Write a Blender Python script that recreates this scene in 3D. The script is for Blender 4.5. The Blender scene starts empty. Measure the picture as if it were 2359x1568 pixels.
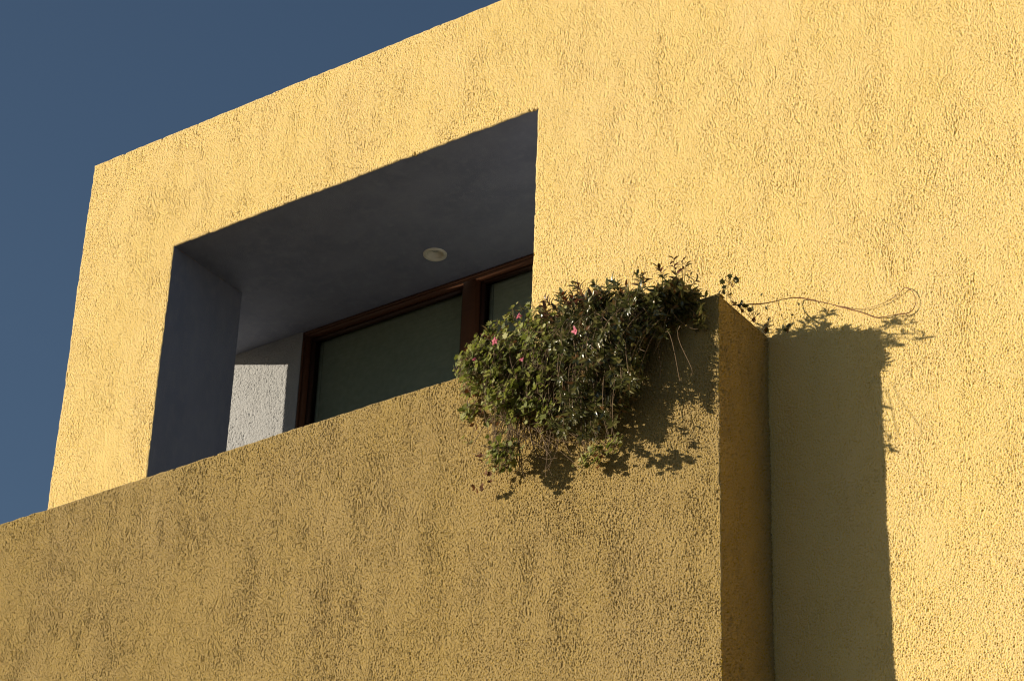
import bpy, math
import numpy as np
from mathutils import Vector, Matrix

sc = bpy.context.scene
C = sc.collection

# ---------------------------------------------------------------- camera
PITCH, YAW, ROLL = 0.5341, 0.6247, 0.0372
CAM = np.array([0.0, -9.3714, 1.6])
def cam_axes():
    p, y, r = PITCH, YAW, ROLL
    f = np.array([-math.sin(y)*math.cos(p), math.cos(y)*math.cos(p), math.sin(p)])
    rt = np.array([math.cos(y), math.sin(y), 0.0]); u = np.cross(rt, f)
    c, s = math.cos(r), math.sin(r)
    return c*rt+s*u, -s*rt+c*u, f
rt, up, fw = cam_axes()
cd = bpy.data.cameras.new('camera'); cam = bpy.data.objects.new('camera', cd); C.objects.link(cam)
cd.sensor_width = 36; cd.lens = 36*5916.1/2358; cd.clip_end = 5000; cd.clip_start = 0.1
cam.matrix_world = Matrix(((rt[0], up[0], -fw[0], CAM[0]), (rt[1], up[1], -fw[1], CAM[1]), (rt[2], up[2], -fw[2], CAM[2]), (0, 0, 0, 1)))
sc.camera = cam

# ---------------------------------------------------------------- light
EL, AZ = math.radians(12.94), math.radians(51.66)     # low sun from the front left
SD = np.array([math.sin(AZ)*math.cos(EL), math.cos(AZ)*math.cos(EL), -math.sin(EL)])   # direction the light travels
w = bpy.data.worlds.new('World'); sc.world = w; w.use_nodes = True
nt = w.node_tree; bg = nt.nodes['Background']
sky = nt.nodes.new('ShaderNodeTexSky'); sky.sky_type = 'NISHITA'; sky.sun_disc = False
sky.sun_elevation = EL; sky.sun_rotation = math.atan2(-SD[0], -SD[1])
sky.altitude = 300; sky.air_density = 1.0; sky.dust_density = 0.7; sky.ozone_density = 2.0
nt.links.new(sky.outputs[0], bg.inputs[0]); bg.inputs[1].default_value = 0.064
sd = bpy.data.lights.new('sun', 'SUN'); sd.energy = 5.0; sd.angle = math.radians(0.5); sd.color = (1.0, 0.87, 0.68)
so = bpy.data.objects.new('sun', sd); C.objects.link(so); so.rotation_euler = Vector(SD).to_track_quat('-Z', 'Y').to_euler()
sc.cycles.filter_width = 1.15
vs = sc.view_settings; vs.view_transform = 'Standard'; vs.look = 'None'; vs.gamma = 1; vs.exposure = 0.3

# ---------------------------------------------------------------- sizes (metres)
XL, ZT, X1, Z1, X2 = -10.067, 10.751, -9.2895, 9.8814, -6.6459
DJ, XP, DP, ZP, DB, XB = 0.642, -5.2314, 0.4727, 7.9814, 1.200, -9.262
WY = DB + 0.022                      # front of the window frame
XR = 3.0; BACK = 7.0

# ---------------------------------------------------------------- helpers
rng = np.random.default_rng(7)
def tag(o, label=None, cat=None, group=None, kind=None):
    for k, v in (('label', label), ('category', cat), ('group', group), ('kind', kind)):
        if v: o[k] = v
    return o
def empty(name, loc):
    o = bpy.data.objects.new(name, None); C.objects.link(o); o.location = loc
    bpy.context.view_layer.update(); return o
def link(name, me, mat, parent=None):
    o = bpy.data.objects.new(name, me); C.objects.link(o)
    if mat is not None: me.materials.append(mat)
    if parent is not None:
        o.parent = parent; o.matrix_parent_inverse = parent.matrix_world.inverted()
    return o
class MB:
    """collects geometry for ONE mesh object"""
    def __init__(s): s.v = []; s.q = []; s.t = []; s.n = 0; s.flatq = []
    def add(s, v, quads=None, tris=None):
        v = np.asarray(v, float).reshape(-1, 3); s.v.append(v)
        if quads is not None and len(quads): s.q.append(np.asarray(quads, int).reshape(-1, 4)+s.n)
        if tris is not None and len(tris): s.t.append(np.asarray(tris, int).reshape(-1, 3)+s.n)
        s.n += len(v)
    def box(s, x0, x1, y0, y1, z0, z1):
        v = [(x, y, z) for x in (x0, x1) for y in (y0, y1) for z in (z0, z1)]
        s.add(v, [(0, 1, 3, 2), (4, 6, 7, 5), (0, 4, 5, 1), (2, 3, 7, 6), (0, 2, 6, 4), (1, 5, 7, 3)])
    def quad(s, a, b, c, d): s.add([a, b, c, d], [(0, 1, 2, 3)])
    def grid(s, Pt, keep=None):
        a, b = Pt.shape[:2]; idx = np.arange(a*b).reshape(a, b)
        q = np.stack([idx[:-1, :-1], idx[1:, :-1], idx[1:, 1:], idx[:-1, 1:]], -1)
        if keep is not None: q = q[keep]
        q = q.reshape(-1, 4); used = np.zeros(a*b, bool); used[q.ravel()] = True
        remap = np.cumsum(used)-1; s.add(Pt.reshape(-1, 3)[used], remap[q])
    def tube(s, pts, rad, n=6):
        pts = np.asarray(pts, float); m = len(pts); rad = np.broadcast_to(rad, (m,))
        T = np.gradient(pts, axis=0); T /= np.linalg.norm(T, axis=1)[:, None]+1e-12
        a = np.array([.31, .2, .93]); rings = []
        for i in range(m):
            n1 = np.cross(T[i], a); n1 /= np.linalg.norm(n1)+1e-9; n2 = np.cross(T[i], n1)
            th = np.arange(n)*2*math.pi/n
            rings.append(pts[i]+rad[i]*(np.cos(th)[:, None]*n1+np.sin(th)[:, None]*n2))
        q = [(i*n+j, i*n+(j+1) % n, (i+1)*n+(j+1) % n, (i+1)*n+j) for i in range(m-1) for j in range(n)]
        s.add(np.concatenate(rings), q)
    def build(s, name, mat, parent=None, smooth=False):
        v = np.concatenate(s.v) if s.v else np.zeros((0, 3))
        q = np.concatenate(s.q) if s.q else np.zeros((0, 4), int); t = np.concatenate(s.t) if s.t else np.zeros((0, 3), int)
        me = bpy.data.meshes.new(name); me.vertices.add(len(v)); me.vertices.foreach_set('co', v.astype(np.float32).ravel())
        me.loops.add(q.size+t.size); me.loops.foreach_set('vertex_index', np.concatenate([q.ravel(), t.ravel()]).astype(np.int32))
        tot = np.concatenate([np.full(len(q), 4), np.full(len(t), 3)]).astype(np.int32)
        me.polygons.add(len(tot)); me.polygons.foreach_set('loop_start', (np.cumsum(tot)-tot).astype(np.int32))
        me.polygons.foreach_set('loop_total', tot)
        me.update(calc_edges=True); me.validate()
        if smooth: me.polygons.foreach_set('use_smooth', np.ones(len(me.polygons), bool))
        return link(name, me, mat, parent)

# ---- noise fields for the plaster relief
def band(shape, d, lx, lz, seed, width=0.55):
    """band-passed noise on an (x, z) grid with cell size d; wavelengths lx, lz in metres, unit variance"""
    r = np.random.default_rng(seed); n = r.standard_normal(shape)
    fx = np.fft.fftfreq(shape[0], d)[:, None]*lx; fz = np.fft.rfftfreq(shape[1], d)[None, :]*lz
    k = np.sqrt(fx**2+fz**2)+1e-6
    H = np.exp(-(np.log(k)**2)/(2*width**2))
    o = np.fft.irfft2(np.fft.rfft2(n)*H, s=shape); return o/(o.std()+1e-9)
def low(shape, d, lx, lz, seed):
    r = np.random.default_rng(seed); n = r.standard_normal(shape)
    fx = np.fft.fftfreq(shape[0], d)[:, None]*lx; fz = np.fft.rfftfreq(shape[1], d)[None, :]*lz
    o = np.fft.irfft2(np.fft.rfft2(n)*np.exp(-.5*(fx**2+fz**2)*4), s=shape); return (o-o.mean())/(o.std()+1e-9)
def strokes(shape, d, dens, seed, lmin=.04, lmax=.16, ang=.22, sig=.8):
    """trowel drag marks: mostly vertical grooves"""
    r = np.random.default_rng(seed); A = np.zeros(shape); n = int(dens*shape[0]*shape[1]*d*d)
    for _ in range(n):
        L = r.uniform(lmin, lmax)/d; m = int(L)+2; a = r.normal(0, ang)+(r.random() < .15)*r.normal(0, .5)
        t = np.linspace(0, 1, m); k = r.normal(0, .1)
        x = r.uniform(0, shape[0])+L*t*np.sin(a)+L*k*t*t; z = r.uniform(-L, shape[1])+L*t*np.cos(a)
        amp = r.uniform(.4, 1)*np.sin(math.pi*np.clip(t, .05, .95))**.5
        xi = x.astype(int); zi = z.astype(int); fx = x-xi
        ok = (xi >= 0) & (xi < shape[0]-1) & (zi >= 0) & (zi < shape[1])
        A[xi[ok], zi[ok]] = np.maximum(A[xi[ok], zi[ok]], amp[ok]*(1-fx[ok]))
        A[xi[ok]+1, zi[ok]] = np.maximum(A[xi[ok]+1, zi[ok]], amp[ok]*fx[ok])
    fx = np.fft.fftfreq(shape[0])[:, None]; fz = np.fft.rfftfreq(shape[1])[None, :]
    o = np.fft.irfft2(np.fft.rfft2(A)*np.exp(-2*(math.pi*sig)**2*(fx**2+fz**2)), s=shape)
    return o*2.2*sig
def relief(shape, d, seed, rough=1.0):
    g1 = band(shape, d, .0090, .026, seed, .7); g2 = band(shape, d, .020, .036, seed+1, .5); g3 = band(shape, d, .0080, .075, seed+2, .5)
    g4 = band(shape, d, .0105, .0185, seed+9, .8)
    mod = low(shape, d, .14, .35, seed+3)*.6+low(shape, d, .07, .12, seed+4)*.6
    R = np.clip(.80+.10*mod, .4, 1.3); V = np.clip(.5+.5*low(shape, d, .10, .3, seed+12), 0, 1.2)
    h = -.0034*np.clip(g1+.1, 0, 2.6)*R-.0018*np.clip(g2-.5, 0, 2)*R-.0026*np.clip(g3+.0, 0, 2)*R*V-.0052*np.clip(g4-.3, 0, 2.4)*R
    h += .0012*g1*R+.0005*g2
    h -= .0042*strokes(shape, d, 120, seed+5, .03, .13)*np.clip(R+.1, .4, 1.2)
    h -= .0046*strokes(shape, d, 50, seed+7, .012, .04, 1.4)*R
    h += .0008*low(shape, d, .25, .4, seed+6)
    return h*rough
def seg(brk, d):
    """coordinates hitting every breakpoint, spaced about d"""
    o = [brk[0]]
    for a, b in zip(brk[:-1], brk[1:]): o += list(np.linspace(a, b, max(1, int(round((b-a)/d)))+1)[1:])
    return np.array(o)
def edge_dist(c, at): return np.abs(c-at)

# ---------------------------------------------------------------- materials
def mat(name):
    m = bpy.data.materials.new(name); m.use_nodes = True; t = m.node_tree
    return m, t, t.nodes['Principled BSDF']
def N(t, typ, **k):
    n = t.nodes.new(typ)
    for a, b in k.items():
        if a in n.inputs: n.inputs[a].default_value = b
        else: setattr(n, a, b)
    return n
def stucco(name, ca, cb, cc, scale=1.0, bump=.5, dirt=.5, bd=.002, groove_bounce=0.0):
    """paint colour ca with blotches cb and patches of dust cc that keep their own shape"""
    m, t, p = mat(name); L = t.links.new
    tc = N(t, 'ShaderNodeTexCoord'); mp = N(t, 'ShaderNodeMapping'); mp.inputs['Scale'].default_value = (1, 1, .45)
    L(tc.outputs['Object'], mp.inputs[0])
    n1 = N(t, 'ShaderNodeTexNoise', Scale=1.7*scale, Detail=5.0, Roughness=.6); L(mp.outputs[0], n1.inputs['Vector'])
    n2 = N(t, 'ShaderNodeTexNoise', Scale=6.5*scale, Detail=6.0, Roughness=.65); L(mp.outputs[0], n2.inputs['Vector'])
    n3 = N(t, 'ShaderNodeTexNoise', Scale=150.0, Detail=3.0, Roughness=.6); L(mp.outputs[0], n3.inputs['Vector'])
    r1 = N(t, 'ShaderNodeValToRGB'); r1.color_ramp.elements[0].position = .38; r1.color_ramp.elements[1].position = .64; L(n1.outputs[0], r1.inputs[0])
    r2 = N(t, 'ShaderNodeValToRGB'); r2.color_ramp.elements[0].position = .48; r2.color_ramp.elements[1].position = .72; L(n2.outputs[0], r2.inputs[0])
    a = N(t, 'ShaderNodeMix', data_type='RGBA'); a.inputs[6].default_value = (*ca, 1); a.inputs[7].default_value = (*cb, 1); L(r1.outputs[0], a.inputs[0])
    k = N(t, 'ShaderNodeMath', operation='MULTIPLY'); k.inputs[1].default_value = dirt; L(r2.outputs[0], k.inputs[0])
    b = N(t, 'ShaderNodeMix', data_type='RGBA'); b.inputs[7].default_value = (*cc, 1); L(a.outputs[2], b.inputs[6]); L(k.outputs[0], b.inputs[0])
    # warm light bouncing inside the grooves, painted in as a richer yellow
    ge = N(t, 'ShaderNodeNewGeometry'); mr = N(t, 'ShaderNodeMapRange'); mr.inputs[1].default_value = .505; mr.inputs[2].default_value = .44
    mr.inputs[3].default_value = 0; mr.inputs[4].default_value = groove_bounce; L(ge.outputs['Pointiness'], mr.inputs[0])
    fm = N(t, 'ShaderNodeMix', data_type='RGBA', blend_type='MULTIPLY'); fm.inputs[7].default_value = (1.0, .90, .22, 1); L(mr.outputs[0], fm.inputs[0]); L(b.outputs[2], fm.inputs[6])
    L(fm.outputs[2], p.inputs['Base Color']); p.inputs['Roughness'].default_value = .9
    p.inputs['Specular IOR Level'].default_value = .15
    bp_ = N(t, 'ShaderNodeBump', Strength=bump, Distance=bd); L(n3.outputs[0], bp_.inputs['Height']); L(bp_.outputs[0], p.inputs['Normal'])
    return m
M_W = stucco('yellow_stucco', (.785, .60, .265), (.78, .595, .285), (.765, .575, .24), bump=1, dirt=.5, groove_bounce=.9)
M_P = stucco('tan_stucco', (.375, .276, .113), (.365, .271, .125), (.345, .252, .112), bump=1, dirt=.6, groove_bounce=.9)
M_G = stucco('grey_stucco', (.41, .42, .43), (.39, .40, .405), (.36, .365, .37), bump=.8, dirt=.5)
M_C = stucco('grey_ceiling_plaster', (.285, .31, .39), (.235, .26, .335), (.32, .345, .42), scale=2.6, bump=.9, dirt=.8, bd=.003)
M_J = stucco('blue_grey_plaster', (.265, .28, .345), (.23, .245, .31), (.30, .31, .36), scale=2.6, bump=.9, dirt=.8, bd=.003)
def plain(name, col, rough=.5, spec=.5, metal=0, trans=0):
    m, t, p = mat(name); L = t.links.new
    tc = N(t, 'ShaderNodeTexCoord'); n = N(t, 'ShaderNodeTexNoise', Scale=25.0, Detail=5.0); L(tc.outputs['Object'], n.inputs['Vector'])
    a = N(t, 'ShaderNodeMix', data_type='RGBA'); a.inputs[6].default_value = (*[c*.8 for c in col], 1); a.inputs[7].default_value = (*[min(1, c*1.2) for c in col], 1)
    L(n.outputs[0], a.inputs[0]); L(a.outputs[2], p.inputs['Base Color'])
    p.inputs['Roughness'].default_value = rough; p.inputs['Specular IOR Level'].default_value = spec; p.inputs['Metallic'].default_value = metal
    return m
M_WOOD, _t, _p = mat('brown_stained_wood')
_tc = N(_t, 'ShaderNodeTexCoord'); _mp = N(_t, 'ShaderNodeMapping'); _mp.inputs['Scale'].default_value = (3, 60, 60)
_n = N(_t, 'ShaderNodeTexNoise', Scale=1.0, Detail=6.0); _t.links.new(_tc.outputs['Object'], _mp.inputs[0]); _t.links.new(_mp.outputs[0], _n.inputs['Vector'])
_a = N(_t, 'ShaderNodeMix', data_type='RGBA'); _a.inputs[6].default_value = (.085, .032, .013, 1); _a.inputs[7].default_value = (.17, .068, .030, 1)
_t.links.new(_n.outputs[0], _a.inputs[0]); _t.links.new(_a.outputs[2], _p.inputs['Base Color']); _p.inputs['Roughness'].default_value = .45
M_SASH = plain('dark_sash_wood', (.05, .022, .012), .45)
M_BLIND = plain('pale_blind_fabric', (.38, .39, .33), .8, .2)
M_ROOM = plain('room_plaster', (.30, .29, .25), .9, .2)
M_TRIM = plain('cream_enamel', (.80, .77, .62), .4)
M_REFL = plain('lamp_reflector', (.78, .75, .62), .6)
M_BULB = plain('frosted_bulb', (.5, .5, .45), .2)
M_SOIL = plain('potting_soil', (.05, .035, .02), .95, .1)
M_GROUND = plain('paving', (.105, .09, .068), .9, .2)
gm = bpy.data.materials.new('window_glass'); gm.use_nodes = True; t = gm.node_tree; t.nodes.remove(t.nodes['Principled BSDF'])
tr = N(t, 'ShaderNodeBsdfTransparent'); tr.inputs[0].default_value = (.86, .89, .86, 1); gl = N(t, 'ShaderNodeBsdfGlossy'); gl.inputs['Roughness'].default_value = .01
gl.inputs[0].default_value = (.3, .32, .3, 1)
fr = N(t, 'ShaderNodeFresnel', IOR=1.5); mx = N(t, 'ShaderNodeMixShader')
gg = N(t, 'ShaderNodeNewGeometry'); ff = N(t, 'ShaderNodeMath', operation='SUBTRACT'); ff.inputs[0].default_value = 1
t.links.new(gg.outputs['Backfacing'], ff.inputs[1]); f2 = N(t, 'ShaderNodeMath', operation='MULTIPLY'); f2.inputs[0].default_value = .07; t.links.new(ff.outputs[0], f2.inputs[1])
t.links.new(f2.outputs[0], mx.inputs[0]); t.links.new(tr.outputs[0], mx.inputs[1]); t.links.new(gl.outputs[0], mx.inputs[2])
t.links.new(mx.outputs[0], t.nodes['Material Output'].inputs[0]); M_GLASS = gm

def leafmat(name, cols, rough=.35, trans=.25, spec=.5):
    m, t, p = mat(name); L = t.links.new
    g = N(t, 'ShaderNodeNewGeometry'); r = N(t, 'ShaderNodeValToRGB'); L(g.outputs['Random Per Island'], r.inputs[0])
    e = r.color_ramp.elements
    while len(e) < len(cols): e.new(.5)
    for i, (pos, c) in enumerate(cols): e[i].position = pos; e[i].color = (*c, 1)
    L(r.outputs[0], p.inputs['Base Color']); p.inputs['Roughness'].default_value = rough; p.inputs['Specular IOR Level'].default_value = spec
    tl = N(t, 'ShaderNodeBsdfTranslucent'); hs = N(t, 'ShaderNodeHueSaturation', Value=1.6, Saturation=1.1); L(r.outputs[0], hs.inputs['Color']); L(hs.outputs[0], tl.inputs[0])
    mx = N(t, 'ShaderNodeMixShader'); mx.inputs[0].default_value = trans; L(p.outputs[0], mx.inputs[1]); L(tl.outputs[0], mx.inputs[2])
    L(mx.outputs[0], t.nodes['Material Output'].inputs[0]); return m
M_DARKLEAF = leafmat('dark_glossy_leaf', [(0, (.055, .062, .022)), (.35, (.095, .105, .035)), (.7, (.14, .14, .05)), (.88, (.20, .185, .075)), (1, (.19, .10, .05))], .30, .25, .75)
M_TIPLEAF = leafmat('reddish_young_leaf', [(0, (.05, .045, .015)), (.5, (.10, .05, .02)), (1, (.16, .05, .025))], .35, .25)
M_GRLEAF = leafmat('bright_green_leaf', [(0, (.07, .08, .02)), (.35, (.14, .165, .04)), (.75, (.23, .25, .065)), (1, (.38, .38, .15))], .6, .3, .3)
M_DEAD = leafmat('dry_brown_leaf', [(0, (.10, .045, .02)), (1, (.18, .09, .045))], .7, .2, .2)
M_STEM = plain('pale_woody_stem', (.17, .115, .065), .7, .3)
M_REDSTEM = plain('red_brown_stem', (.20, .08, .03), .6, .3)
M_PETAL = leafmat('pink_petal', [(0, (.62, .12, .20)), (1, (.75, .28, .36))], .6, .3, .2)
M_EYE = plain('flower_centre', (.45, .04, .10), .6)

# ---------------------------------------------------------------- ground
g = MB(); g.quad((-1500, -1500, 0), (1500, -1500, 0), (1500, 1500, 0), (-1500, 1500, 0))
tag(g.build('ground', M_GROUND), kind='structure')

# ---------------------------------------------------------------- the building
bld = empty('building', (-4, 3.5, 0))
tag(bld, 'yellow rough stucco building with a cut-out upper terrace and a tan wall projecting in front', 'building')

def displaced(brx, brz, d, seed, keepfn, rough, mapfn, edges, wob=.0017):
    """a relief sheet; edges = [(axis, value, lo, hi)] where the sheet rounds off backwards.
    returns the point grid P[i, j] = (a, depth, z) and the coordinate arrays"""
    xs, zs = seg(brx, d), seg(brz, d); sh = (len(xs), len(zs))
    h = relief((sh[0]+sh[0] % 2+32, sh[1]+sh[1] % 2+32), d, seed, rough)[:sh[0], :sh[1]]
    wx = (low((sh[0]+(sh[0] % 2)+16, sh[1]+(sh[1] % 2)+16), d, .05, .05, seed+20)*.8)[:sh[0], :sh[1]]*wob
    wz = (low((sh[0]+(sh[0] % 2)+16, sh[1]+(sh[1] % 2)+16), d, .05, .05, seed+21)*.8)[:sh[0], :sh[1]]*wob
    wx += low((sh[0]+(sh[0] % 2)+16, sh[1]+(sh[1] % 2)+16), d, .6, .6, seed+22)[:sh[0], :sh[1]]*.0018
    wz += low((sh[0]+(sh[0] % 2)+16, sh[1]+(sh[1] % 2)+16), d, .6, .6, seed+23)[:sh[0], :sh[1]]*.0018
    X, Z = np.meshgrid(xs, zs, indexing='ij')
    dist = np.full(sh, 1.0)
    for ax, val, lo, hi in edges:
        c, o = (X, Z) if ax == 'x' else (Z, X)
        dd = np.abs(c-val)+np.where(o < lo, lo-o, 0)+np.where(o > hi, o-hi, 0)
        dist = np.minimum(dist, dd)
    r = .013; back = np.where(dist < r, r-np.sqrt(np.clip(r*r-(r-dist)**2, 0, None)), 0)
    dep = h*np.clip(dist/.01, .35, 1)-back*.8
    chip = np.clip(low((sh[0]+(sh[0] % 2)+16, sh[1]+(sh[1] % 2)+16), d, .02, .03, seed+24)[:sh[0], :sh[1]]-1.75, 0, 1.2)
    dep = dep-chip*.012*np.clip(1-dist/.03, 0, 1)
    keep = keepfn(.5*(X[:-1, :-1]+X[1:, 1:]), .5*(Z[:-1, :-1]+Z[1:, 1:]))
    return np.stack(mapfn(X+wx, Z+wz, dep), -1), keep, xs, zs

# --- facade (front sheet y = 0)
D = .0030
front = MB()
XE, ZB = -3.35, 5.75
Pw, keep, xs, zs = displaced([XL, X1, X2, XP-.02, XE], [ZB, ZP-.10, Z1, ZT], D, 11,
    lambda x, z: ~((x > X1) & (x < X2) & (z > ZP-.10) & (z < Z1)) & ~((x < XP-.02) & (z < ZP-.10)),
    .85, lambda X, Z, h: (X, -h, Z),
    [('x', XL, 0, 99), ('z', ZT, -99, 99), ('x', X1, ZP-.1, Z1), ('x', X2, ZP-.1, Z1), ('z', Z1, X1, X2)])
front.grid(Pw, keep)
ix1, ix2 = int(np.argmin(abs(xs-X1))), int(np.argmin(abs(xs-X2))); iz1, izb = int(np.argmin(abs(zs-Z1))), int(np.argmin(abs(zs-(ZP-.10))))
def skirt(mb, line, ys, fade=None):
    """sweep a border polyline backwards; fade pulls it to a straight line"""
    line = np.asarray(line); rows = [line]
    for y in ys:
        p = line.copy(); p[:, 1] = y
        if fade is not None: p[:, fade[0]] = fade[1]
        rows.append(p)
    mb.grid(np.stack(rows, 0))
top = Pw[:, -1]; left = Pw[0, izb:]
skirt(front, top, [.03, BACK]); skirt(front, left, [.03, DJ])
# coarse remainder of the facade, set flush at the rim of the fine sheet
front.quad((XE, .001, 0), (XR, .001, 0), (XR, .001, ZT), (XE, .001, ZT))
front.quad((XL, .004, 0), (XE, .004, 0), (XE, .004, ZB+.01), (XL, .004, ZB+.01))
front.quad((XL, .006, ZB), (XP-.02, .006, ZB), (XP-.02, .006, ZP-.10), (XL, .006, ZP-.10))
front.quad((XL, .03, 0), (XL, BACK, 0), (XL, BACK, 7.0), (XL, .03, 7.0))            # left flank below terrace
front.quad((XL, DJ, Z1), (XL, BACK, Z1), (XL, BACK, ZT), (XL, DJ, ZT))               # roof slab flank
front.quad((XL, DB+.02, 7.0), (XL, BACK, 7.0), (XL, BACK, Z1), (XL, DB+.02, Z1))
front.quad((XR, .001, 0), (XR, BACK, 0), (XR, BACK, ZT), (XR, .001, ZT))
front.quad((XL, BACK, 0), (XR, BACK, 0), (XR, BACK, ZT), (XL, BACK, ZT))
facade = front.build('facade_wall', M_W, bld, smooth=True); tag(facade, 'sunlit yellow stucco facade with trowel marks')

# --- reveals of the opening
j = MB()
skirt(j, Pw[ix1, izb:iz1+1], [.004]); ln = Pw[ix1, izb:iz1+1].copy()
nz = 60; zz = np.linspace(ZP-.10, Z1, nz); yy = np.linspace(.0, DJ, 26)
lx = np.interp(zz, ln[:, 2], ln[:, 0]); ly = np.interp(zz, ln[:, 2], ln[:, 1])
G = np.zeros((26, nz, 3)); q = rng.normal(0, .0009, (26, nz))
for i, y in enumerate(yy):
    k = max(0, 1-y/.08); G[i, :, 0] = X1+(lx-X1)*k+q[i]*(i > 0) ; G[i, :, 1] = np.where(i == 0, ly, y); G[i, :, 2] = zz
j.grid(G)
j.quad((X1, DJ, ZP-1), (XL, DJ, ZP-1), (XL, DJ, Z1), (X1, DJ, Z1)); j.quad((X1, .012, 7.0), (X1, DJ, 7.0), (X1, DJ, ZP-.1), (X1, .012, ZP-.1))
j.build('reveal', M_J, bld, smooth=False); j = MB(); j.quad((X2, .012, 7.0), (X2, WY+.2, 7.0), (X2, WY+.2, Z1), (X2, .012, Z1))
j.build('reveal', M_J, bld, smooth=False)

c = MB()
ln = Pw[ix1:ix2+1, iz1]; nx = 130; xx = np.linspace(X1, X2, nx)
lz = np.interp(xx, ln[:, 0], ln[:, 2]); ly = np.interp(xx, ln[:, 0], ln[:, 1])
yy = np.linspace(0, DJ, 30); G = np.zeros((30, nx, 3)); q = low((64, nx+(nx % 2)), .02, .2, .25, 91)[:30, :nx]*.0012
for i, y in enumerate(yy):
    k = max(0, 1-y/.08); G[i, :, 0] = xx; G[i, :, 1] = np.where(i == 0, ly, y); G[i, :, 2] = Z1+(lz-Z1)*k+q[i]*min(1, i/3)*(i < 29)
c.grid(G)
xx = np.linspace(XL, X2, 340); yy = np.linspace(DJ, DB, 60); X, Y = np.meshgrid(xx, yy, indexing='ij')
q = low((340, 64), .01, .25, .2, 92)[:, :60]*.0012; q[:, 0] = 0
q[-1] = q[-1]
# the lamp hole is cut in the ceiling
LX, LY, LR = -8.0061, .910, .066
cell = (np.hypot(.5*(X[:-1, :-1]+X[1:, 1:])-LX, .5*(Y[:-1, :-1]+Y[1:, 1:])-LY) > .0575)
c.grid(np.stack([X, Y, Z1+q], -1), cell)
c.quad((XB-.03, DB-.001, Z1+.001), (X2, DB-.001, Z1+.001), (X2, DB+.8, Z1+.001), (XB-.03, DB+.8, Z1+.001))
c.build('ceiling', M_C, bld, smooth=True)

# --- rear wall of the terrace, grey stucco; its left part catches the sun
b = MB()
Pb, kb, xb_, zb_ = displaced([XL, XB], [7.9, Z1+.18], .0045, 40, lambda x, z: x > -99, .9, lambda X, Z, h: (X, DB-h, Z), [('x', XB, -99, 99)], wob=.001)
b.grid(Pb, kb)
skirt(b, Pb[-1], [DB+.02, WY+.12]);
b.quad((XL, DB+.004, 7.0), (XB, DB+.004, 7.0), (XB, DB+.004, 7.91), (XL, DB+.004, 7.91))
b.quad((XB, DB+.03, 7.0), (X2, DB+.03, 7.0), (X2, DB+.03, 7.9), (XB, DB+.03, 7.9))
b.build('rear_wall', M_G, bld, smooth=True)
f = MB(); f.quad((XL, .0, 7.0), (X2, .0, 7.0), (X2, DB+.03, 7.0), (XL, DB+.03, 7.0)); f.build('terrace_floor', M_C, bld)

# --- window: frame with mullion, sashes, panes, blinds behind
W0, W1, WZ0, WZ1 = XB+.001, X2-.002, 7.9, Z1-.002
MU0, MU1 = -8.025, -7.913
win = MB(); ft = .034
win.box(W0, W0+ft, WY, WY+.09, WZ0, WZ1-ft-.0); win.box(W1-ft, W1, WY, WY+.09, WZ0, WZ1-ft)
win.box(W0, W1, WY, WY+.09, WZ1-ft, WZ1); win.box(W0+ft, W1-ft, WY, WY+.09, WZ0, WZ0+.06)
win.box(W0+.016, W1, WY-.012, WY-.001, WZ1-ft+.014, WZ1-.001); win.box(W0+.002, W0+.015, WY-.012, WY-.001, WZ0, WZ1-.001)
window = win.build('window', M_WOOD, bld)
mm = MB(); mm.box(MU0+.012, MU1-.012, WY-.006, WY+.085, WZ0+.061, WZ1-ft-.001); mm.box(MU0, MU1, WY+.01, WY+.08, WZ0+.061, WZ1-ft-.001)
mm.build('mullion', M_WOOD, window)
for a0, a1 in ((W0+ft+.001, MU0-.001), (MU1+.001, W1-ft-.001)):
    s = MB(); st = .024; zt = WZ1-ft-.001; zb = WZ0+.062; y0, y1 = WY+.035, WY+.07
    s.box(a0, a0+st, y0, y1, zb, zt); s.box(a1-st, a1, y0, y1, zb, zt); s.box(a0+st, a1-st, y0, y1, zt-st, zt); s.box(a0+st, a1-st, y0, y1, zb, zb+st)
    s.build('sash', M_SASH, window)
    p = MB(); p.box(a0+st, a1-st, WY+.052, WY+.056, zb+st, zt-st); p.build('pane', M_GLASS, window)
    bl = MB()
    zz = np.arange(zb, zt+.03, .0075); wav = np.array([0, .0014, .0022, .0014])[np.arange(len(zz)) % 4]
    bl.grid(np.stack([np.stack([np.full(len(zz), x), WY+.088+wav, zz], -1) for x in (a0+.062, a1-.02)], 0))
    bl.box(a0+.036, a0+.058, WY+.082, WY+.10, zb, zt)
    bl.build('blind', M_BLIND, window)
r = MB(); r.quad((XB-.02, WY+.5, 7.9), (X2, WY+.5, 7.9), (X2, WY+.5, Z1+.164), (XB-.02, WY+.5, Z1+.164)); r.quad((XB-.02, WY+.1, 7.9), (XB-.02, WY+.5, 7.9), (XB-.02, WY+.5, Z1+.16), (XB-.02, WY+.1, Z1+.16))
r.quad((X2, WY+.1, 7.9), (X2, WY+.5, 7.9), (X2, WY+.5, Z1+.16), (X2, WY+.1, Z1+.16)); r.quad((XB, DB+.04, 7.899), (X2, DB+.04, 7.899), (X2, WY+.5, 7.899), (XB, WY+.5, 7.899))
r.build('room', M_ROOM, bld)

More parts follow.
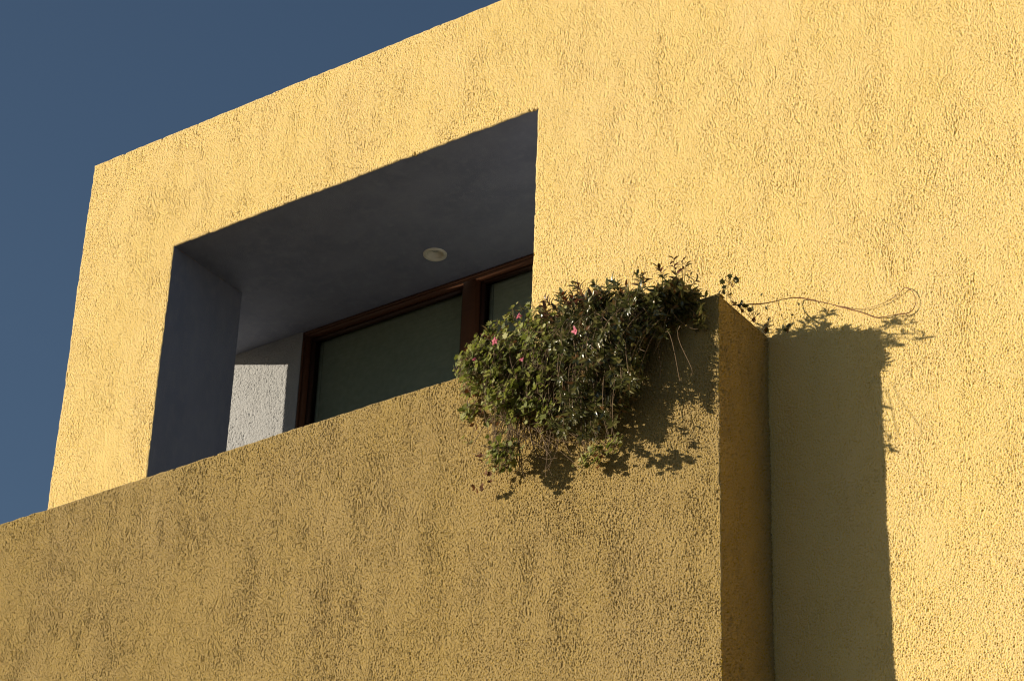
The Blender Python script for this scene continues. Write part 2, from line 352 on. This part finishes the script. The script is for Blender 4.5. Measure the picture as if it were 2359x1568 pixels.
# --- projecting tan wall with a planting trough at its right end
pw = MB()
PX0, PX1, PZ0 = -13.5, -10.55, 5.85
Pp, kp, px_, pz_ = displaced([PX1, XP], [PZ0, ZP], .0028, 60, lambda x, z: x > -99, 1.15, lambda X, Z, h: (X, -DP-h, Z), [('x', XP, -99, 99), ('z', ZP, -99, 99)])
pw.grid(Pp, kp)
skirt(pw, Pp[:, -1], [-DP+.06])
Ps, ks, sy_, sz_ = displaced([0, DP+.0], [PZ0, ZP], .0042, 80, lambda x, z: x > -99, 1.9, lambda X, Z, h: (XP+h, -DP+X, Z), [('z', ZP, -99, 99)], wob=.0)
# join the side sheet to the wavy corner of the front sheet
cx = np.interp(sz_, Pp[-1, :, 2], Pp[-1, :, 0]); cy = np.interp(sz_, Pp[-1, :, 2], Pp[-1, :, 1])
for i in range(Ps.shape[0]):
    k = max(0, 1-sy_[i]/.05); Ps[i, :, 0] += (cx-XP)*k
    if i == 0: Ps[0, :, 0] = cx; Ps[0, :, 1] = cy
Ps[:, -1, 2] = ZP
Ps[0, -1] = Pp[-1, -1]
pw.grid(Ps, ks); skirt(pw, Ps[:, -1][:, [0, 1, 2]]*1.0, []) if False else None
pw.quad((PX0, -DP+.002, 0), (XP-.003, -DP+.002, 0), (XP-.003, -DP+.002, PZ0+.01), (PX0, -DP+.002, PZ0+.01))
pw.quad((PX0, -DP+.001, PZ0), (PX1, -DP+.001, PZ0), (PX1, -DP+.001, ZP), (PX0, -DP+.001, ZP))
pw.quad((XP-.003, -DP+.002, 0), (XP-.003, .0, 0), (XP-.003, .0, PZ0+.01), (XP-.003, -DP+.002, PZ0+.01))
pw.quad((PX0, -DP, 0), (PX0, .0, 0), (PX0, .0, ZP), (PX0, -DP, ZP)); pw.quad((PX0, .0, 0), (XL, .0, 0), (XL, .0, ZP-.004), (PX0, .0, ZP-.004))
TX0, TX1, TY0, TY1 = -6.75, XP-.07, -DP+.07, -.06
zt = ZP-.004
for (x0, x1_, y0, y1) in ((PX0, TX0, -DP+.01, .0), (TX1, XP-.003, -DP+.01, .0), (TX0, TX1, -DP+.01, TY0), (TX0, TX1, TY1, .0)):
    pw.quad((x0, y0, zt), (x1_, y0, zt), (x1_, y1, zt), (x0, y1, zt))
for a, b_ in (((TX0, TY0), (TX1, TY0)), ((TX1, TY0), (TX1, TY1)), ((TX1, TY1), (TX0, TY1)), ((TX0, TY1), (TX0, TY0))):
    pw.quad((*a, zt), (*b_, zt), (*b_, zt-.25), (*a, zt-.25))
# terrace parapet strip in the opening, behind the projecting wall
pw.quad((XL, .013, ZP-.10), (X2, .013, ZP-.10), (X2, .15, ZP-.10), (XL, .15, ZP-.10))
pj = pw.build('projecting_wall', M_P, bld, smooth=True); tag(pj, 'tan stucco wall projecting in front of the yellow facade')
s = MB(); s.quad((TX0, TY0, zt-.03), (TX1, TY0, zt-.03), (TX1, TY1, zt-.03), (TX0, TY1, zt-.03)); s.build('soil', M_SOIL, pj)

# ---------------------------------------------------------------- ceiling lamp
lamp = empty('ceiling_light', (LX, LY, Z1)); tag(lamp, 'round cream recessed downlight, unlit, in the grey terrace ceiling', 'light')
def lathe(mb, prof, n=40):
    th = np.arange(n+1)*2*math.pi/n
    G = np.stack([np.stack([LX+r_*np.cos(th), LY+r_*np.sin(th), np.full(n+1, Z1+z_)], -1) for r_, z_ in prof], 0); mb.grid(G)
m = MB(); lathe(m, [(LR+.007, .004), (LR+.006, -.005), (LR, -.010), (.054, -.008), (.049, .0), (.048, .006)]); m.build('trim_ring', M_TRIM, lamp, True)
m = MB(); lathe(m, [(.048, .005), (.046, .010), (.040, .020), (.030, .028), (.024, .031)]); m.build('reflector', M_REFL, lamp, True)
m = MB(); lathe(m, [(.025, .031), (.022, .027), (.012, .024), (.0005, .023)]); m.build('bulb', M_BULB, lamp, True)

# ---------------------------------------------------------------- plants
UP = np.array([0, 0, 1.0])
def unit(v): return v/(np.linalg.norm(v)+1e-12)
def lance(mb, base, d, nrm, L, W_, curl, fold):
    """long pointed leaf: folded along the midrib and arching"""
    d = unit(d); side = unit(np.cross(d, nrm)); n = np.cross(side, d)
    ts = (0, .12, .35, .62, .85, 1); ws = (.08, .55, 1, .85, .42, .02); V = []; Q = []
    ang = 0; p = np.array(base, float); prev = 0
    for k, (t_, w_) in enumerate(zip(ts, ws)):
        ang = curl*t_; dd = d*math.cos(ang)-n*math.sin(ang); nn = n*math.cos(ang)+d*math.sin(ang)
        p = p+dd*(t_-prev)*L; prev = t_; h = .5*W_*w_
        V += [p-side*h+nn*h*fold, p, p+side*h+nn*h*fold]
        if k: a = (k-1)*3; Q += [(a, a+1, a+4, a+3), (a+1, a+2, a+5, a+4)]
    mb.add(V, Q)
def lobed(mb, base, d, nrm, S, cup, r):
    """five-lobed leaf of the ivy kind, slightly cupped and wavy"""
    d = unit(d); side = unit(np.cross(d, nrm)); n = np.cross(side, d); V = [np.array(base, float)+d*S*.42-n*cup*S*.12]; T = []
    angs = np.radians([180, 140, 118, 95, 68, 48, 22, 0]); rad = [.30, .52, .40, .58, .40, .60, .44, .68]
    pts = list(zip(angs, rad))+[(-a, r_) for a, r_ in list(zip(angs, rad))[1:-1][::-1]]
    for a, r_ in pts:
        rr = r_*S*(1+r.normal(0, .06)); V.append(V[0]+rr*(math.cos(a)*d+math.sin(a)*side)+n*(cup*rr*rr/S+r.normal(0, .03)*S))
    m_ = len(pts)
    for i in range(m_): T.append((0, 1+i, 1+(i+1) % m_))
    mb.add(V, None, T)
def bez(a, b, c_, d, n):
    t_ = np.linspace(0, 1, n)[:, None]; return (1-t_)**3*a+3*(1-t_)**2*t_*b+3*(1-t_)*t_*t_*c_+t_**3*d
def inside(poly, x, z):
    k = False; n = len(poly)
    for i in range(n):
        (x0, z0), (x1, z1) = poly[i], poly[(i+1) % n]
        if (z0 > z) != (z1 > z) and x < (x1-x0)*(z-z0)/(z1-z0)+x0: k = not k
    return k
def sample(poly, r):
    xs_ = [p[0] for p in poly]; zs_ = [p[1] for p in poly]
    while True:
        x, z = r.uniform(min(xs_), max(xs_)), r.uniform(min(zs_), max(zs_))
        if inside(poly, x, z): return x, z
def slope_to(x, z, y0, y):
    """outline measured on the plane y0; the same outline at depth y"""
    k = (y-CAM[1])/(y0-CAM[1]); return CAM[0]+(x-CAM[0])*k, CAM[2]+(z-CAM[2])*k
FRONT = -DP
DARK = [(-6.16, 8.09), (-6.067, 8.13), (-5.973, 8.15), (-5.85, 8.13), (-5.709, 8.09), (-5.598, 8.09), (-5.53, 8.04), (-5.42, 7.98), (-5.34, 7.955), (-5.34, 7.91), (-5.43, 7.85), (-5.48, 7.80), (-5.568, 7.72), (-5.63, 7.62), (-5.63, 7.50), (-5.73, 7.44), (-5.78, 7.37), (-5.95, 7.38), (-6.05, 7.49), (-5.99, 7.60), (-6.02, 7.83), (-6.13, 7.99)]
GREEN = [(-6.52, 8.05), (-6.385, 8.10), (-6.221, 8.13), (-6.123, 8.10), (-6.0, 7.96), (-5.99, 7.84), (-6.055, 7.74), (-6.186, 7.69), (-6.294, 7.54), (-6.402, 7.62), (-6.49, 7.71), (-6.497, 7.78), (-6.59, 7.83), (-6.64, 7.89), (-6.60, 7.95), (-6.54, 7.97)]
G2 = [(-6.67, 7.75), (-6.579, 7.735), (-6.567, 7.677), (-6.66, 7.70)]
G3 = [(-6.40, 7.465), (-6.335, 7.467), (-6.285, 7.391), (-6.318, 7.30), (-6.395, 7.285), (-6.42, 7.389)]
G5 = [(-6.50, 7.76), (-6.311, 7.74), (-6.208, 7.681), (-6.242, 7.53), (-6.38, 7.59), (-6.47, 7.688)]
G6 = [(-6.209, 7.71), (-6.026, 7.58), (-6.033, 7.48), (-6.161, 7.48), (-6.243, 7.549)]
G4 = [(-5.857, 7.315), (-5.739, 7.308), (-5.721, 7.268), (-5.838, 7.284)]

def rim(poly, r, out):
    """a point just outside the outline, for the stray shoots"""
    i = r.integers(len(poly)); a, b_ = np.array(poly[i]), np.array(poly[(i+1) % len(poly)]); p = a+(b_-a)*r.random()
    c_ = np.mean(poly, axis=0); n_ = np.array([b_[1]-a[1], a[0]-b_[0]]); n_ = n_/(np.linalg.norm(n_)+1e-9)
    if n_@(p-c_) < 0: n_ = -n_
    return p+n_*r.uniform(.2, 1)*out
def depth_at(z, r, thick=1.0):
    """how far a shoot hangs out in front of the wall at height z"""
    t_ = np.clip((ZP+.12-z)/.75, 0, 1)
    out = (.05+.12*t_+.20*math.sin(math.pi*min(.9, t_*.9+.15)))*thick
    return FRONT-max(.025, out*r.uniform(.25, 1.1))

def shoot_pts(tip, r, n=14):
    root = np.array([np.clip(tip[0]+r.normal(-.02, .13), TX0+.05, TX1-.10), r.uniform(TY0+.02, -.18), ZP-.03])
    if tip[2] > ZP+.02:
        b_ = root+np.array([0, -.03, .08]); c_ = tip+np.array([r.normal(0, .03), .06, -.08])
    else:
        b_ = root+np.array([r.normal(0, .05), -.12, .14+r.uniform(0, .06)])
        c_ = np.array([.5*(root[0]+tip[0])+r.normal(0, .04), min(tip[1]-.015, FRONT-.05), tip[2]+.55*(ZP+.08-tip[2])+.05])
    return bez(root, b_, c_, tip, n)

# --- dark leaved shrub
r = np.random.default_rng(21)
shrub = empty('shrub', (-5.75, -.35, ZP-.03)); tag(shrub, 'dark glossy bush with narrow pointed leaves spilling over the right end of the tan wall', 'plant')
lf, tipf, st = MB(), MB(), MB()
def rosette(mb, P_, axis, r, n, L, W_, spread=.9):
    a = unit(np.cross(axis, UP+r.normal(0, .2, 3))); b_ = np.cross(axis, a); ph = r.uniform(0, 6.3)
    for k in range(n):
        th = ph+k*2.4; sp = spread*(.45+.75*(k/n)); d = unit(axis*math.cos(sp)+(a*math.cos(th)+b_*math.sin(th))*math.sin(sp)+r.normal(0, .12, 3))
        s_ = r.uniform(.65, 1.15)
        lance(mb, P_-axis*k*.0055, d, unit(axis+r.normal(0, .2, 3)), L*s_, W_*s_**.5, r.uniform(.3, 1.3), r.uniform(.15, .55))
tips = []
clump = [sample(DARK, r) for _ in range(62)]
for i in range(560):
    x, z = sample(DARK, r) if i > 45 else rim(DARK, r, .05)
    if i > 45 and min(math.hypot(x-a_, z-b_) for a_, b_ in clump) > .042 and r.random() < .75: continue
    if x > -5.55 and z < 7.85 and r.random() < .3: continue
    thick = 1.0 if x < -5.6 else .75
    y = depth_at(z, r, thick) if z < ZP+.03 else FRONT+r.uniform(-.06, .22)
    if z > ZP+.03: y = r.uniform(-.68, -.46)
    x2, z2 = slope_to(x, z, -.6, y)
    if x2 > -5.70: z2 = min(z2, 7.775+.37*abs(y))
    if z < 7.97 and r.random() > .03:        # keep clear of the corner
        y = max(y, FRONT-max(.03, (-5.27-x2)/1.2645)); x2, z2 = slope_to(x, z, -.6, y)
    tips.append((x2, y, z2))
for x, z in ((-6.13, 8.17), (-5.97, 8.20), (-5.85, 8.17), (-5.72, 8.12), (-5.60, 8.135), (-5.57, 8.12), (-5.48, 8.13), (-6.468, 8.09), (-6.48, 8.06), (-6.49, 8.02)):
    y = r.uniform(-.66, -.5); x2, z2 = slope_to(x, z, -.6, y); tips.append((x2, y, z2))
for tp in tips:
    tip = np.array(tp); P_ = shoot_pts(tip, r)
    st.tube(P_, np.linspace(.0034, .0015, len(P_)), 5)
    ax = unit(P_[-1]-P_[-3]); ax = unit(ax+np.array([0, -.35, .35]))
    young = tip[2] > ZP+.05 and r.random() < .55
    rosette(tipf if young else lf, P_[-1], ax, r, r.integers(9, 15), .050, .0165)
    for k in range(5, 13):
        if r.random() < .55:
            d = unit(P_[k]-P_[k-1]); sd_ = unit(np.cross(d, r.normal(0, 1, 3)))
            lance(lf, P_[k], unit(d*.5+sd_), unit(sd_*-.3+UP+r.normal(0, .3, 3)), r.uniform(.038, .06), .016, r.uniform(.2, 1.2), r.uniform(.1, .5))
# tall sprig above the mass
_sx, _sz = slope_to(-5.459, 8.228, -.5, -.64); base = np.array([-5.44, -.42, ZP-.02]); tp = np.array([_sx, -.64, _sz])
P_ = bez(base, base+(0, 0, .1), tp-(0, .0, .1), tp, 16); st.tube(P_, np.linspace(.004, .0015, 16), 5)
for k in (7, 9, 11, 13, 15):
    d = unit(P_[k]-P_[k-1]); rosette(tipf if k > 8 else lf, P_[k], d, r, 4, .05, .015, 1.2)
for dx, dz in ((.075, -.06), (.055, -.03), (-.05, -.09), (.10, -.12), (.03, -.10), (-.09, -.14), (.13, -.16), (.0, -.15)):
    e = tp+np.array([dx, -.01, dz]); s0 = P_[6]; Q_ = bez(s0, s0+(dx*.3, 0, .03), e-(dx*.2, 0, .03), e, 8); st.tube(Q_, .0015, 5)
    rosette(tipf if r.random() < .7 else lf, e, unit(Q_[-1]-Q_[-2]+UP*.01), r, 6, .045, .014, 1.2)
# low leafy twigs reaching towards the corner
for i in range(36):
    a = np.array([r.uniform(-5.58, -5.40), FRONT+r.uniform(-.03, .05), ZP+.005]); e = np.array([r.uniform(-5.44, -5.27), FRONT-r.uniform(.02, .06), r.uniform(7.80, 8.0)])
    Q_ = bez(a, a+(.05, -.03, .04), e+(-.04, -.01, .05), e, 10); st.tube(Q_, .0016, 4)
    for k in (4, 6, 8, 9):
        d = unit(Q_[k]-Q_[k-1]); rosette(lf, Q_[k], d, r, 2 if k < 9 else 5, .036, .012, 1.1)
# loose bare twigs hanging under the leaves at the right
for i in range(16):
    x, z = r.uniform(-5.75, -5.3), r.uniform(7.75, 7.95); a = np.array([x, FRONT-.05-r.uniform(0, .1), z])
    e = a+np.array([r.normal(.02, .08), r.normal(0, .03), -r.uniform(.08, .3)]); e[1] = min(e[1], FRONT-.01)
    if e[0] > -5.26: e[0] = -5.28
    st.tube(bez(a, a+r.normal(0, .04, 3)*(1, .3, 1), e+r.normal(0, .04, 3)*(1, .3, 1), e, 9), .0016, 4)
lf.build('foliage', M_DARKLEAF, shrub, True); tag(tipf.build('young_leaves', M_TIPLEAF, shrub, True), 'reddish young leaves at the shoot tips')
st.build('stems', M_STEM, shrub, True)

# --- bright green trailing plant with pink flowers
r = np.random.default_rng(33)
ger = empty('flowering_plant', (-6.35, -.35, ZP-.03)); tag(ger, 'bright green lobed-leaf plant with small pink flowers trailing over the tan wall', 'plant')
gl_, dd_, gs = MB(), MB(), MB()
def cluster(tip, r, n, S, P_=None, dead=.04, face=None):
    for k in range(n):
        o = tip+r.normal(0, .022, 3)*(1, .8, 1); o[1] = min(o[1], FRONT-.008) if o[2] < ZP else o[1]
        nn = unit(np.array([-.55, -.75, .55])+r.normal(0, .5, 3)); d = unit(np.cross(nn, r.normal(0, 1, 3)))
        s_ = S*r.uniform(.45, 1.25); (lobed(dd_, o, d, nn, s_*.8, .9, r) if r.random() < dead else lobed(gl_, o, d, nn, s_, r.uniform(-.2, .6), r))
        gs.tube(np.array([tip-(0, 0, .01), .5*(tip+o)+(0, 0, -.004), o]), .001, 4)
gt = []
for i in range(30):
    x, z = rim(GREEN, r, .05); y = depth_at(z, r, .8) if z < ZP+.03 else FRONT+r.uniform(-.08, .08)
    gt.append((*slope_to(x, z, -.6, y), y))
gcl = [sample(GREEN, r) for _ in range(34)]
for i in range(330):
    x, z = sample(GREEN, r)
    if min(math.hypot(x-a_, z-b_) for a_, b_ in gcl) > .045 and r.random() < .75: continue
    y = depth_at(z, r, .8) if z < ZP+.03 else FRONT+r.uniform(-.08, .12)
    gt.append((*slope_to(x, z, -.6, y), y))
for poly, n, yy_ in ((G2, 7, -.53), (G3, 24, -.62), (G4, 7, -.645), (G5, 22, -.62), (G6, 18, -.66)):
    for i in range(n):
        x, z = sample(poly, r); y = yy_+r.normal(0, .02); gt.append((*slope_to(x, z, -.55 if poly in (G2, G4) else -.6, y), y))
for x, z, n in ((-6.592, 7.52, 1), (-5.915, 7.266, 3), (-5.857, 7.25, 2), (-5.93, 7.22, 1)):
    for i in range(n): gt.append((x+r.normal(0, .008), z+r.normal(0, .008), -.53-r.uniform(0, .03)))
for x, z, y in gt:
    tip = np.array([x, y, z]); P_ = shoot_pts(tip, r); gs.tube(P_, np.linspace(.0020, .0010, len(P_)), 5)
    cluster(tip, r, r.integers(5, 11), .029)
    if r.random() < .6: cluster(P_[10], r, 5, .028)
for x, z in ((-6.52, 7.70), (-6.60, 7.80), (-6.57, 7.62), (-6.42, 7.34), (-6.46, 7.32), (-6.50, 7.27), (-6.53, 7.25), (-6.50, 7.42), (-6.55, 7.82), (-6.0, 7.80), (-6.15, 7.86), (-6.2, 7.78), (-5.78, 7.28), (-5.83, 7.22)):
    for k in range(3):
        o = np.array([x+r.normal(0, .012), -.55+r.normal(0, .01), z+r.normal(0, .012)]); lobed(dd_, o, r.normal(0, 1, 3), unit(np.array([-.4, -.8, .2])+r.normal(0, .4, 3)), .028, 1.2, r)
# bare hanging runners, tangled below the leaves
KN = [(-6.278, 7.80), (-6.255, 7.644), (-6.257, 7.555), (-6.231, 7.503), (-6.266, 7.425), (-6.159, 7.616), (-6.107, 7.424), (-5.919, 7.301), (-6.092, 7.254), (-6.133, 7.37), (-6.291, 7.30), (-6.42, 7.35), (-6.5, 7.45), (-6.36, 7.5), (-6.0, 7.5), (-5.85, 7.42)]
for i in range(80):
    a = np.array([r.uniform(-6.42, -5.95), FRONT-r.uniform(.04, .14), r.uniform(7.6, 7.85)]); k = KN[r.integers(4, len(KN))]
    e = np.array([k[0]+r.normal(0, .04), FRONT-r.uniform(.015, .12), k[1]+r.normal(0, .04)])
    m1 = .6*a+.4*e+r.normal(0, .10, 3)*(1, .25, 1); m2 = .3*a+.7*e+r.normal(0, .11, 3)*(1, .25, 1)+(0, 0, -.05)
    for q_ in (m1, m2): q_[1] = min(q_[1], FRONT-.012)
    gs.tube(bez(a, m1, m2, e, 12), np.linspace(.0022, .0011, 12), 4)
for i in range(9):
    x = -6.26+r.normal(0, .025); a = np.array([x, -.60+r.normal(0, .015), 7.78+r.normal(0, .04)]); e = np.array([x+r.normal(0, .05), -.57, r.uniform(7.27, 7.5)])
    gs.tube(bez(a, a+(r.normal(0, .02), 0, -.12), e+(r.normal(0, .03), 0, .1), e, 10), .0024, 5)
gl_.build('foliage', M_GRLEAF, ger); tag(dd_.build('dry_leaves', M_DEAD, ger), 'withered brown leaves'); tag(gs.build('stems', M_STEM, ger, True), 'pale bare stems hanging and tangled')
for (x, z, s_) in ((-6.202, 8.036, .8), (-6.342, 7.936, 1.), (-6.178, 7.789, .95), (-5.868, 7.844, 1.2), (-6.46, 7.871, .6)):
    y = -.80 if z < 8 else -.60; x_, z_ = slope_to(x, z, -.72, y); o = np.array([x_, y, z_]); f = MB()
    nn = unit(np.array([-.2, -.9, -.1])+r.normal(0, .3, 3)); u_ = unit(np.cross(nn, UP)); v_ = np.cross(u_, nn)
    for k in range(5):
        th = k*1.2566+r.normal(0, .18)+.5; d = u_*math.cos(th)+v_*math.sin(th)
        lance(f, o, unit(d+nn*r.uniform(.1, .9)), nn, .021*s_*r.uniform(.6, 1.25), .013*s_, r.uniform(.3, 1.6), -.3)
    fo = f.build('flower', M_PETAL, ger, True)
    e = MB(); e.tube(np.array([o-nn*.003, o+nn*.002, o+nn*.006]), [.002, .0025, .0008], 6); e.build('flower_centre', M_EYE, fo, True)
    gs2 = MB(); gs2.tube(np.array([o, o-nn*.03-(0, 0, .01), o-nn*.08-(0, 0, .05)]), .001, 4); gs2.build('flower_stalk', M_STEM, fo)

# --- ivy at the corner with a long bare runner along the yellow wall
r = np.random.default_rng(5)
vine = empty('vine', (-5.3, -.2, ZP-.01)); tag(vine, 'thin ivy at the tan wall corner with a bare runner looping over the yellow facade', 'plant')
vl, vs_ = MB(), MB()
def px3(zx, zy, y):        # runner points, measured once from its foot
    F = 5916.1; u_, v_ = 1568+.65*zx, 549+.65*zy
    d = fw+(u_-1179)/F*rt-(v_-784)/F*up; return CAM+d*(y-CAM[1])/d[1]
run = np.array([px3(a, b_, y) for a, b_, y in ((165, 240, -.30), (200, 236, -.26), (300, 230, -.12), (400, 210, -.03), (495, 225, -.013), (570, 243, -.010), (640, 262, -.009), (695, 280, -.009), (760, 270, -.013), (810, 262, -.013), (832, 228, -.013), (822, 192, -.013), (796, 175, -.013), (765, 200, -.010), (715, 230, -.009), (640, 250, -.009), (565, 240, -.009))])
def smooth_line(P_, n):
    t_ = np.arange(len(P_)); o = []
    for s_ in np.linspace(0, len(P_)-1.001, n):
        i = int(s_); f_ = s_-i; p0, p1, p2, p3 = P_[max(i-1, 0)], P_[i], P_[i+1], P_[min(i+2, len(P_)-1)]
        o.append(.5*((2*p1)+(-p0+p2)*f_+(2*p0-5*p1+4*p2-p3)*f_**2+(-p0+3*p1-3*p2+p3)*f_**3))
    return np.array(o)
R_ = smooth_line(run, 120); R_[:, 2] += rng.normal(0, .0008, 120); vs_.tube(R_, np.linspace(.0030, .0011, 120)*(1+.22*low((120, 2), 1, 6, 1, 3)[:, 0].clip(-1.5, 1.5)), 6)
for k in range(8, 116, 6):
    p = R_[k]; d = unit(R_[k+1]-R_[k-1]); nn = unit(np.cross(d, (0, 1, 0)))*(1 if k % 12 else -1)
    vs_.tube(np.array([p, p+nn*.006, p+nn*.011+d*.003]), [.0014, .0012, .0006], 4)
for a, b_, y in ((285, 205, -.11), (300, 240, -.12)):
    lance(vl, px3(a, b_, y), np.array([.1, 0, .9]) if b_ < 220 else np.array([.3, 0, -.9]), np.array([0, -1, .1]), .024, .013, .5, .3)
def ivy(P0, n, spread, S):
    for k in range(n):
        o = np.array(P0)+r.normal(0, 1, 3)*np.array(spread); o[1] = min(o[1], -.015)
        if o[2] < ZP+.004 and o[0] < XP+.012 and o[1] > FRONT: o[0] = XP+.014+r.uniform(0, .02)
        nn = unit(np.array([-.1, -.75, -.2])+r.normal(0, .55, 3)); lobed(vl, o, unit(np.cross(nn, r.normal(0, 1, 3))), nn, S*r.uniform(.7, 1.2), r.uniform(0, .6), r)
        b0 = np.array(P0)+(0, .02, -.03); vs_.tube(np.array([b0, .5*(b0+o)+(0, 0, .008), o]), .0011, 4)
ivy((-5.165, -.47, 8.03), 8, (.022, .02, .015), .024)
ivy((-5.20, -.44, 8.0), 4, (.02, .02, .012), .022)
ivy((-5.20, -.33, 7.99), 8, (.015, .05, .010), .024)
ivy((-5.20, -.22, 7.985), 9, (.02, .06, .012), .024)
ivy((-5.19, -.12, 7.96), 6, (.02, .04, .014), .025)
ivy((-5.40, -.20, 8.01), 18, (.08, .08, .018), .034)
ivy((-5.08, -.10, 7.94), 6, (.03, .03, .010), .022)
vl.build('foliage', leafmat('ivy_leaf', [(0, (.05, .06, .02)), (.7, (.08, .085, .03)), (1, (.14, .06, .03))], .45, .25, .4), vine)
tag(vs_.build('runner', M_REDSTEM, vine, True), 'thin red-brown bare runner')
